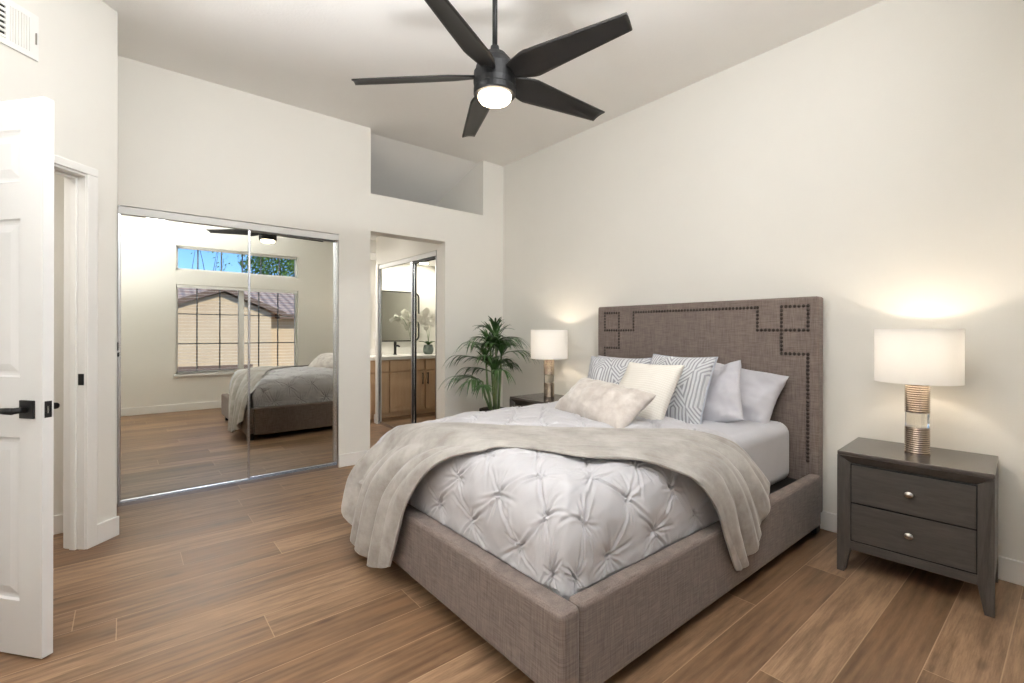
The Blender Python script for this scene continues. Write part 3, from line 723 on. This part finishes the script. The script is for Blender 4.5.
for i in range(NT + 1):
    r = []; t = i / NT * 12
    dl = max(0, 1 - t / 4.5); dr = max(0, (t - 8.5) / 3.5)
    for k in range(NW + 1):
        w = k / NW; p = base_[i][k]
        du = base_[min(i + 1, NT)][k] - base_[max(i - 1, 0)][k]; dw = base_[i][min(k + 1, NW)] - base_[i][max(k - 1, 0)]
        n_ = du.cross(dw).normalized()
        if n_.dot(Vector((p.x + 1.2, p.y - YC, .5))) < 0: n_ = -n_
        amp = .004 + .024 * min(1, dl * 1.5) + .015 * min(1, dr * 1.3)
        ww_ = w + .05 * math.sin(t * .9 + 1) + .02 * noise.noise(Vector((t * .8, w * 3, 2)))
        fold = (abs(math.sin(ww_ * PI * 2.8 + .5)) * 2 - 1) * .65 + (abs(math.sin(ww_ * PI * 4.9 + 2 + t * .3)) * 2 - 1) * .35
        edge = min(1, min(w, 1 - w) / .06)
        wr = .003 * fbm(t * .35, w * 4, 1.5, 11) + .0025 * fbm(t * .5, w * 9, 2.2, 15, 2)
        q = p + n_ * ((amp * fold) * (.3 + .7 * edge) + wr + .004)
        sz = surf_z(q.x, q.y)
        if sz > 0: q.z = max(q.z, sz + .020 + .8 * (wr + amp * fold))
        # stay outside the rails
        if q.z < .375:
            if q.x < XF + .3 and q.y > YR: q.x = min(q.x, XF - .010)
            elif q.y < YR + .15: q.y = min(q.y, YR - .010)
        q.z = max(q.z, .02)
        r.append(tuple(q))
    rows.append(r)
th_o = MB().grid(rows).build('throw_blanket', 'throw', smooth=True)
md = th_o.modifiers.new('solid', 'SOLIDIFY'); md.thickness = .009; md.offset = 0
tag(th_o, 'greige velvet throw blanket draped across the duvet over both bed rails', 'blanket')

# ------------------------------------------------------------------ pillows
def pillow(name, label, W, H, T, loc, yaw, lean, roll, mat, group=None, pinch_=.07, wr=.008, ws=9, seed=1, piping=None, power=.45, cmat=None):
    n_ = 56; mb = MB()
    U = Vector((0, -1, 0)); V = Vector((math.sin(lean), 0, math.cos(lean))); N = U.cross(V)
    U, V = U * math.cos(roll) + V * math.sin(roll), -U * math.sin(roll) + V * math.cos(roll)
    R = Matrix.Rotation(yaw, 3, 'Z') @ Matrix((U, V, N)).transposed()
    uvs = []
    def pt(u, v, s):
        x = W / 2 * u * (1 - pinch_ * (1 - v * v) * abs(u) ** 3) ; y = H / 2 * v * (1 - pinch_ * (1 - u * u) * abs(v) ** 3)
        q = max(0, (1 - u ** 4) * (1 - v ** 4)); t = T / 2 * q ** power * (.62 + .38 * (1 - u * u) * (1 - v * v))
        e = min(1, q * 2.5)
        nz = wr * e * (fbm(x, y, ws, seed + (0 if s > 0 else 40)) + .5 * math.sin((x * 9 + y * 14 + seed) * 2.2) * abs(u * v) * 2)
        sag = -.012 * (1 - v) * (1 - abs(v)) 
        return Vector((x + .004 * fbm(u, v, 2, seed + 9), y, s * (t + nz) if s > 0 else -(t * .8 + nz)))
    idx = {}
    for s in (1, -1):
        for i in range(n_ + 1):
            for k in range(n_ + 1):
                edge = i in (0, n_) or k in (0, n_)
                if edge and s < 0: continue
                u, v = math.sin((i / n_ * 2 - 1) * PI / 2 * .999), math.sin((k / n_ * 2 - 1) * PI / 2 * .999)
                u = .5 * u + .5 * (i / n_ * 2 - 1); v = .5 * v + .5 * (k / n_ * 2 - 1)
                p = pt(u, v, s)
                if edge: p.z = .0 + .006 * noise.noise(Vector((u * 3, v * 3, seed)))
                idx[(s, i, k)] = len(mb.v); 
                if edge: idx[(-1, i, k)] = len(mb.v)
                mb.v.append(tuple(p)); uvs.append(((u + 1) / 2, (v + 1) / 2))
    for s in (1, -1):
        for i in range(n_):
            for k in range(n_):
                f_ = (idx[(s, i, k)], idx[(s, i + 1, k)], idx[(s, i + 1, k + 1)], idx[(s, i, k + 1)]); mb.f.append(f_ if s > 0 else f_[::-1])
    if piping or cmat:
        root = thing(name, label, 'pillow', loc, 0, group); parent = root
        o = mb.build('pillow_cover', mat, root, smooth=True); o.rotation_euler = R.to_euler()
    else:
        o = mb.build(name, mat, smooth=True); tag(o, label, 'pillow', group); o.location = loc; o.rotation_euler = R.to_euler()
    uvl = o.data.uv_layers.new(name='UVMap')
    for lp in o.data.loops: uvl.data[lp.index].uv = uvs[lp.vertex_index]
    if piping:
        ring = [pt(u, v, 1) for (u, v) in [(-1 + 2 * i / 24, -1) for i in range(24)] + [(1, -1 + 2 * i / 24) for i in range(24)] + [(1 - 2 * i / 24, 1) for i in range(24)] + [(-1, 1 - 2 * i / 24) for i in range(25)]]
        ring = [Vector((p.x, p.y, 0)) for p in ring]
        pp = MB().tube(ring, .0055, 8, False).build('piping', piping, root, smooth=True); pp.rotation_euler = R.to_euler()
    return o
pillow('bed_pillow', 'light grey pillow behind the left patterned pillow at the headboard', .64, .42, .14, (-.30, -1.93, .80), .12, .30, 0, 'sham', seed=3)
pillow('bed_pillow', 'pale grey pillow at the far right leaning on the headboard', .60, .40, .19, (-.25, -2.69, .79), .0, .48, -.15, 'sham', seed=5, wr=.028, ws=7)
pillow('bed_pillow', 'pale grey pillow leaning between patterned pillow and rightmost pillow', .44, .40, .16, (-.43, -2.645, .785), -.2, .46, .36, 'sham', seed=8, wr=.028, ws=7)
pillow('throw_pillow', 'grey and white trellis patterned pillow on the left side', .50, .44, .20, (-.55, -1.99, .805), .12, .44, .02, 'trellis', seed=12, piping='pipegrey')
pillow('throw_pillow', 'grey and white trellis patterned pillow in the middle of the bed', 0.46, .47, .20, (-.59, -2.50, .825), -.05, .42, .0, 'trellis', seed=15, piping='pipegrey')
pillow('throw_pillow', 'cream ribbed square pillow in front of the patterned pillow', 0.42, .44, .17, (-.84, -2.44, .81), -.1, .56, .01, 'cream', seed=19)
pillow('lumbar_pillow', 'long silver crushed velvet pillow lying in front of the others', .68, .30, .19, (-1.12, -2.34, .775), -.2, .88, -.07, 'velvet', seed=22, wr=.010, ws=14)

# ------------------------------------------------------------------ nightstands
def nightstand(label, loc):
    r = thing('nightstand', label, 'nightstand', loc)      # local: front at -x, width along y, origin at centre on floor
    W, D, H = .555, .45, .598; x0, x1 = -D / 2, D / 2; y0, y1 = -W / 2, W / 2
    MB().box((x0 + .0, y0, H - .018), (x1, y1, H)).build('top', 'nstop', r, bevel=.003)
    MB().box((x0 + .03, y0 + .012, .112), (x1 - .005, y1 - .012, H - .0185)).build('carcass', 'nswood', r)
    # mitred front frame: top rail and posts slope inwards
    fw, dp = .052, .022
    def frame_piece(p_out, p_in, name, mat):
        (oa, ob), (ia, ib) = p_out, p_in
        q = [(x0 - .002, *oa), (x0 - .002, *ob), (x0 + dp, *ib), (x0 + dp, *ia)]
        bk = [(x0 + .045, *oa), (x0 + .045, *ob), (x0 + .045, *ib), (x0 + .045, *ia)]
        MB().add(q + bk, [(0, 1, 2, 3), (7, 6, 5, 4), (0, 4, 5, 1), (1, 5, 6, 2), (2, 6, 7, 3), (3, 7, 4, 0)]).build(name, mat, r, fix=True, bevel=.0015)
    zt = H - .018
    frame_piece(((y0, zt), (y1, zt)), ((y0 + fw, zt - .038), (y1 - fw, zt - .038)), 'top_rail', 'nswood')
    for s, ya in ((1, y0), (-1, y1)):
        lx = MB()
        # front leg/post: outer half square, tapering below the apron
        yb = ya + s * fw; ym = ya + s * .03
        pr = [(ya, 0), (ym, 0), (yb, .112), (yb, zt - .038), (ya, zt)]
        f_ = [(x0 - .002 if abs(p[0] - ya) < 1e-6 or p[1] == 0 else x0 + dp * .6, p[0], p[1]) for p in pr]; b_ = [(x0 + .05, p[0], p[1]) for p in pr]
        n_ = len(pr); lx.add(f_ + b_, [tuple(range(n_)), tuple(range(2 * n_ - 1, n_ - 1, -1))] + [(i, n_ + i, n_ + (i + 1) % n_, (i + 1) % n_) for i in range(n_)])
        lx.build('leg', 'nswood_v', r, fix=True, bevel=.0015)
        MB().prism([(ya, 0), (ya + s * .03, 0), (ya + s * .045, .14), (ya + s * .045, zt), (ya, zt)], x1 - .045, x1, 'x').build('leg', 'nswood_v', r, fix=True, bevel=.0015)
        MB().box((x0 + .05, min(ya, ya + s * .012), .135), (x1 - .045, max(ya, ya + s * .012), zt)).build('side_panel', 'nswood_v', r)
    MB().box((x0 + .014, y0 + fw - .004, .112), (x0 + .04, y1 - fw + .004, .153)).build('apron', 'nswood', r, bevel=.0015)
    for k, (za, zb) in enumerate(((.160, .341), (.349, .532))):
        d = MB().box((x0 + .016, y0 + fw + .004, za), (x0 + .036, y1 - fw - .004, zb)).build('drawer', 'nswood', r, bevel=.0015)
        MB().box((x0 + .019, y0 + fw - .002, za - .006), (x0 + .03, y1 - fw + .002, zb + .006)).build('drawer_gap', 'darkgap', d)
        zk = (za + zb) / 2 + .003
        kb = MB().tube([(x0 + .017, 0, zk), (x0 + .0, 0, zk)], .006, 12)
        pts = []
        kb2 = MB().lathe([(0, .009), (.010, .0075), (.0165, .003), (.0165, 0), (.012, -.003), (0, -.004)], 28)
        Mx = Matrix.Translation((x0 - .001, 0, zk)) @ Matrix(((0, 0, -1, 0), (0, 1.18, 0, 0), (1, 0, 0, 0), (0, 0, 0, 1)))
        kb.add([tuple(Mx @ Vector(p)) for p in kb2.v], [f_ for f_ in kb2.f])
        kb.build('knob', 'nickel', d, smooth=True, fix=True)
    return r
ns = nightstand('dark grey two drawer nightstand in the right foreground', (-.264, -3.62, 0))
ns.rotation_euler = (0, 0, math.radians(3.3))
ns2 = copy_tree(ns); ns2.rotation_euler = (0, 0, 0); ns2.location = (-.325, -1.075, 0); ns2['label'] = 'dark nightstand half hidden behind the bed near the palm'
for o_ in (ns, ns2): o_['group'] = 'nightstands beside the bed'

# ------------------------------------------------------------------ table lamps
def table_lamp(label, loc, power):
    r = thing('table_lamp', label, 'table lamp', loc)
    R = .049
    def ribs(z0, z1, name):
        prof = [(0, z0)]; n_ = round((z1 - z0) / .0105)
        for i in range(n_):
            a_ = z0 + (z1 - z0) * i / n_; b_ = z0 + (z1 - z0) * (i + 1) / n_; m_ = (a_ + b_) / 2
            prof += [(R - .004, a_ + .0006), (R - .0008, a_ + .002), (R, m_), (R - .0008, b_ - .002), (R - .004, b_ - .0006)]
        prof.append((0, z1)); return MB().lathe(prof, 48).build(name, 'lampmetal', r, smooth=True)
    ribs(.004, .128, 'lower_column'); ribs(.205, .345, 'upper_column')
    MB().lathe([(0, 0), (.05, 0), (.05, .004), (0, .004)], 40).build('base_plate', 'lampmetal', r)
    MB().lathe([(0, .128), (.0485, .128), (.0485, .132), (0, .132)], 40).build('collar', 'nickel', r)
    MB().lathe([(0, .201), (.0485, .201), (.0485, .205), (0, .205)], 40).build('collar', 'nickel', r)
    MB().lathe([(0, .1325), (.047, .1325), (.047, .2005), (0, .2005)], 8).build('crystal_block', 'crystal', r, fix=True)
    MB().tube([(0, 0, .345), (0, 0, .40)], .012, 14).build('socket', 'nickel', r, smooth=True)
    MB().lathe([(0, .395), (.014, .40), (.03, .435), (.031, .455), (.022, .478), (0, .487)], 24).build('bulb', 'bulb', r, smooth=True)
    sh = MB().lathe([(.166, .350), (.1685, .350), (.1685, .612), (.166, .612)], 64, close=True).build('lamp_shade', 'shade', r, smooth=False)
    md_ = sh.modifiers.new('es', 'EDGE_SPLIT'); md_.split_angle = .8; sh.data.polygons.foreach_set('use_smooth', [True] * len(sh.data.polygons))
    rg = MB().tube([(.165 * math.cos(a_ * PI / 24), .165 * math.sin(a_ * PI / 24), .606) for a_ in range(49)], .002, 6, False)
    for k in range(3): a_ = k * 2 * PI / 3; rg.tube([(0, 0, .53), (.165 * math.cos(a_), .165 * math.sin(a_), .605)], .0018, 6)
    rg.tube([(0, 0, .487), (0, 0, .535)], .003, 8)
    rg.build('shade_spider', 'nickel', sh, smooth=True)
    ld = bpy.data.lights.new('lamp_glow', 'POINT'); ld.energy = power; ld.color = (1, .84, .66); ld.shadow_soft_size = .02
    lo = bpy.data.objects.new('lamp_glow', ld); col.objects.link(lo); lo.location = (0, 0, .515); lo.parent = r
    return r
l1 = table_lamp('table lamp with white drum shade on the right foreground nightstand', (-.264, -3.624, .598), 2.3)
l2 = copy_tree(l1); l2.location = (-.28, -1.036, .598); l2['label'] = 'table lamp with white drum shade beside the palm plant'
for o_ in (l1, l2): o_['group'] = 'table lamps on the nightstands'

# ------------------------------------------------------------------ potted palm
palm = thing('potted_palm', 'green potted palm in the corner behind the bed', 'plant', (-.44, -.42, 0))
MB().lathe([(0, 0), (.11, 0), (.125, .02), (.148, .40), (.15, .425), (.135, .425), (.132, .41), (0, .41)], 40).build('planter', 'pot', palm, smooth=False)
MB().lathe([(0, .42), (.08, .418), (.131, .412)], 30).build('soil', 'soil', palm, smooth=True)
rnd = random.Random(4)
stems = [((.02, .02), (-.03, .03), 1.05), ((-.03, .0), (-.09, .02), .92), ((.03, -.03), (.05, -.05), 1.0), ((-.02, .03), (-.10, .06), .70), ((.01, -.01), (.03, .02), 1.13), ((.0, -.03), (-.05, -.06), .86)]
def clampwall(p): return Vector((min(p.x, .42), min(p.y, .40), p.z))
for si, ((bx_, by_), (tx, ty), h) in enumerate(stems):
    b0 = Vector((bx_, by_, .40)); t0 = Vector((tx, ty, h)); md0 = (b0 + t0) / 2 + Vector((rnd.uniform(-.015, .015), rnd.uniform(-.015, .015), 0))
    MB().tube([b0, md0, t0], [.014, .012, .008], 8).build('stem', 'stem', palm, smooth=True)
    nf = 6 if si != 3 else 4
    for k in range(nf):
        az = (k / nf + si * .17) * 2 * PI + rnd.uniform(-.25, .25)
        if si == 3: az = PI * .95 + (k - 1) * .55
        el = rnd.uniform(1.05, 1.45) if k % 2 == 0 and si != 3 else rnd.uniform(.6, 1.05)
        L = rnd.uniform(.17, .27)
        d = Vector((math.cos(az), math.sin(az), 0)); o0 = t0 - Vector((0, 0, rnd.uniform(0, .10)))
        rach = [clampwall(o0 + d * L * s * math.cos(el) * (1 + .5 * s) + Vector((0, 0, L * (math.sin(el) * s - .35 * s * s)))) for s in [q / 6 for q in range(7)]]
        mb = MB().tube(rach, [.004 - .0028 * q / 6 for q in range(7)], 5)
        for q in range(9):
            s = .15 + .85 * q / 8; i = min(5, int(s * 6)); f_ = s * 6 - i; p = rach[i] * (1 - f_) + rach[i + 1] * f_
            tn = (rach[i + 1] - rach[i]); tn = tn.normalized() if tn.length > 1e-6 else d
            side0 = tn.cross(Vector((0, 0, 1))); side0 = side0.normalized() if side0.length > 1e-4 else Vector((-d.y, d.x, 0))
            for sg in ((1, -1) if q < 8 else (0,)):
                ll = rnd.uniform(.17, .25) * (1 - .25 * s); wd = .0092
                dirn = (tn * 1.0 + side0 * sg * rnd.uniform(.3, .65)).normalized(); pts = []
                for z_ in range(7):
                    u_ = z_ / 6; pts.append(clampwall(p + dirn * ll * u_ + Vector((0, 0, -.11 * u_ ** 2.2 * (1.2 - abs(dirn.z))))))
                wdir = dirn.cross(Vector((.1, .2, 1))).normalized(); vs_ = []
                for z_, pp in enumerate(pts):
                    w_ = wd * (.4, .9, 1, .95, .75, .45, .05)[z_]; vs_ += [pp + wdir * w_, pp + Vector((0, 0, -.002)), pp - wdir * w_]
                mb.add(vs_, [(3 * z_ + e_, 3 * z_ + e_ + 1, 3 * z_ + e_ + 4, 3 * z_ + e_ + 3) for z_ in range(6) for e_ in (0, 1)])
        mb.build('frond', 'leaf', palm, smooth=True)

# ------------------------------------------------------------------ bathroom: vanity, mirror, faucet, orchid
van = thing('bathroom_vanity', 'light oak vanity with white countertop seen through the doorway', 'vanity', (-1.15, 2.27, 0))
vo = Matrix.Translation((1.15, -2.27, 0))
def vp(mb, name, mat, bevel=0, parent=van): return mb.build(name, mat, parent, matrix=vo, bevel=bevel)
vp(MB().box((-2.04, 1.99, .0), (-.005, 2.54, .798)), 'cabinet_body', 'oak')
vp(MB().box((-2.045, 1.94, .80), (-.004, 2.545, .846)), 'countertop', 'quartz', .003)
vp(MB().box((-2.045, 2.53, .846), (-.004, 2.548, .945)), 'backsplash', 'quartz', .002)
segs = [(-2.03, -1.55), (-1.525, -1.04), (-1.02, -.52), (-.50, -.01)]
for i, (xa, xb) in enumerate(segs):
    dd = vp(MB().box((xa, 1.968, .64), (xb, 1.989, .788)), 'drawer', 'oak', .002)
    dr = MB().box((xa, 1.972, .07), (xb, 1.989, .62))
    for q in (((xa, .07), (xb, .13)), ((xa, .56), (xb, .62)), ((xa, .13), (xa + .06, .56)), ((xb - .06, .13), (xb, .56))): dr.box((q[0][0], 1.966, q[0][1]), (q[1][0], 1.972, q[1][1]))
    do_ = vp(dr, 'cabinet_door', 'oak')
    hx_ = xb - .03 if i % 2 == 0 else xa + .03
    vp(MB().box((hx_ - .006, 1.938, .43), (hx_ + .006, 1.95, .60)).box((hx_ - .005, 1.95, .44), (hx_ + .005, 1.967, .45)).box((hx_ - .005, 1.95, .58), (hx_ + .005, 1.967, .59)), 'handle', 'black', .001, do_)
tp = thing('faucet', 'black faucet standing on the white vanity countertop', 'faucet', (-1.32, 2.40, .846))
MB().lathe([(0, 0), (.028, 0), (.028, .012), (.02, .016), (.02, .15), (.022, .19), (0, .192)], 24).build('body', 'black', tp)
MB().tube([(0, 0, .13), (0, -.08, .14), (0, -.14, .128)], [.014, .013, .012], 12).build('spout', 'black', tp, smooth=True)
MB().tube([(0, 0, .19), (0, .03, .205)], .007, 8).build('lever', 'black', tp, smooth=True)
vmir = thing('wall_mirror', 'rounded black framed mirror above the oak vanity', 'mirror', (-1.125, 2.549, 1.425))
def rrect(w, h, r_, n_=8):
    pts = []
    for cx_, cz_, a0 in ((w / 2 - r_, h / 2 - r_, 0), (-w / 2 + r_, h / 2 - r_, PI / 2), (-w / 2 + r_, -h / 2 + r_, PI), (w / 2 - r_, -h / 2 + r_, 3 * PI / 2)):
        pts += [(cx_ + r_ * math.cos(a0 + PI / 2 * i / n_), cz_ + r_ * math.sin(a0 + PI / 2 * i / n_)) for i in range(n_ + 1)]
    return pts
outer = rrect(1.25, .77, .09); inner = rrect(1.22, .74, .075)
n_ = len(outer); fm = MB()
fm.add([(p[0], -.022, p[1]) for p in outer] + [(p[0], -.022, p[1]) for p in inner] + [(p[0], 0, p[1]) for p in outer] + [(p[0], -.005, p[1]) for p in inner],
       [(i, (i + 1) % n_, n_ + (i + 1) % n_, n_ + i) for i in range(n_)] + [(i, 2 * n_ + i, 2 * n_ + (i + 1) % n_, (i + 1) % n_) for i in range(n_)] + [(n_ + i, n_ + (i + 1) % n_, 3 * n_ + (i + 1) % n_, 3 * n_ + i) for i in range(n_)])
fm.build('mirror_frame', 'black', vmir, fix=True)
MB().prism(inner, -.010, -.004, 'y').build('mirror_glass', 'mirror', vmir, fix=True)
orc = thing('potted_orchid', 'white orchid in a grey pot on the vanity countertop', 'orchid', (-1.78, 2.30, .846))
MB().lathe([(0, 0), (.055, 0), (.075, .03), (.082, .08), (.066, .14), (.058, .145), (.052, .135), (0, .13)], 28).build('pot', 'vase', orc, smooth=True)
rnd = random.Random(9)
for k in range(7):
    a_ = k * .9; d = Vector((math.cos(a_), math.sin(a_), 0)); sd = Vector((-d.y, d.x, 0)); mb = MB(); rows = []
    for q in range(7):
        s = q / 6; c0 = Vector((0, 0, .13)) + d * .15 * s + Vector((0, 0, .16 * s - .10 * s * s)); w_ = .026 * math.sin(PI * min(.98, .12 + s * .86))
        rows.append([tuple(c0 + sd * w_ + Vector((0, 0, .006))), tuple(c0), tuple(c0 - sd * w_ + Vector((0, 0, .006)))])
    MB().grid(rows).build('leaf', 'orchidleaf', orc, smooth=True)
for k, (ax_, az_) in enumerate(((.28, .46), (-.16, .50), (.10, .56))):
    pts = [Vector((ax_ * s ** 1.6, -.05 * s, .12 + az_ * math.sin(s * PI * .62))) for s in [i / 10 for i in range(11)]]
    st = MB().tube(pts, .003, 6).build('flower_stem', 'stem', orc, smooth=True)
    fl = MB()
    for q in range(4, 11):
        for rep in range(3):
            c0 = pts[q] + Vector((rnd.uniform(-.035, .035), rnd.uniform(-.05, .02), rnd.uniform(-.05, .02)))
            ax = Vector((rnd.uniform(-.5, .5), -1, rnd.uniform(-.3, .3))).normalized(); u_ = ax.orthogonal().normalized(); v_ = ax.cross(u_)
            for pe in range(5):
                an = pe * 2 * PI / 5; d = u_ * math.cos(an) + v_ * math.sin(an); e_ = ax.cross(d)
                fl.add([c0, c0 + d * .022 + e_ * .02 + ax * .004, c0 + d * .046 + ax * .002, c0 + d * .022 - e_ * .02 + ax * .004], [(0, 1, 2, 3)])
    fl.build('blossoms', 'petal', st)
tag(MB().box((-.44, 2.543, 1.08), (-.37, 2.549, 1.19)).box((-.415, 2.540, 1.11), (-.395, 2.544, 1.16)).build('wall_outlet', 'trim', bevel=.001), 'white outlet cover on the wall beside the vanity mirror', 'outlet')
def downlight(label, loc, power):
    r = thing('recessed_light', label, 'ceiling light', loc)
    MB().lathe([(.062, 0), (.085, 0), (.085, -.006), (.062, -.004)], 32, close=True).build('trim_ring', 'trim', r)
    MB().lathe([(0, -.001), (.062, -.001)], 32).build('light_disc', 'downlight', r)
    d = bpy.data.lights.new('downlight_lamp', 'AREA'); d.shape = 'DISK'; d.size = .12; d.energy = power; d.color = (1, .95, .88)
    o = bpy.data.objects.new('downlight_lamp', d); col.objects.link(o); o.location = (0, 0, -.012); o.parent = r
downlight('round recessed light over the vanity seen in the bathroom mirror', (-1.1, 2.30, 2.25), 6.5)
downlight('round recessed light over the left end of the vanity', (-1.7, 2.30, 2.25), 4.5)
downlight('recessed light in the bathroom ceiling near the doorway', (-1.35, 1.0, 2.42), 1.6)
downlight('unseen recessed light added in the hallway ceiling behind the open door', (-4.6, -.9, 2.44), 7)  # unseen lamp, added to light the closed hallway
for o_ in list(scn.objects):
    if o_.parent is None and o_.get('category') == 'pillow': o_['group'] = 'pillows on the bed'
    if o_.parent is None and o_.get('category') == 'ceiling light': o_['group'] = 'recessed ceiling lights'
    if o_.parent is None and o_.get('category') == 'tree': o_['group'] = 'trees beyond the window'
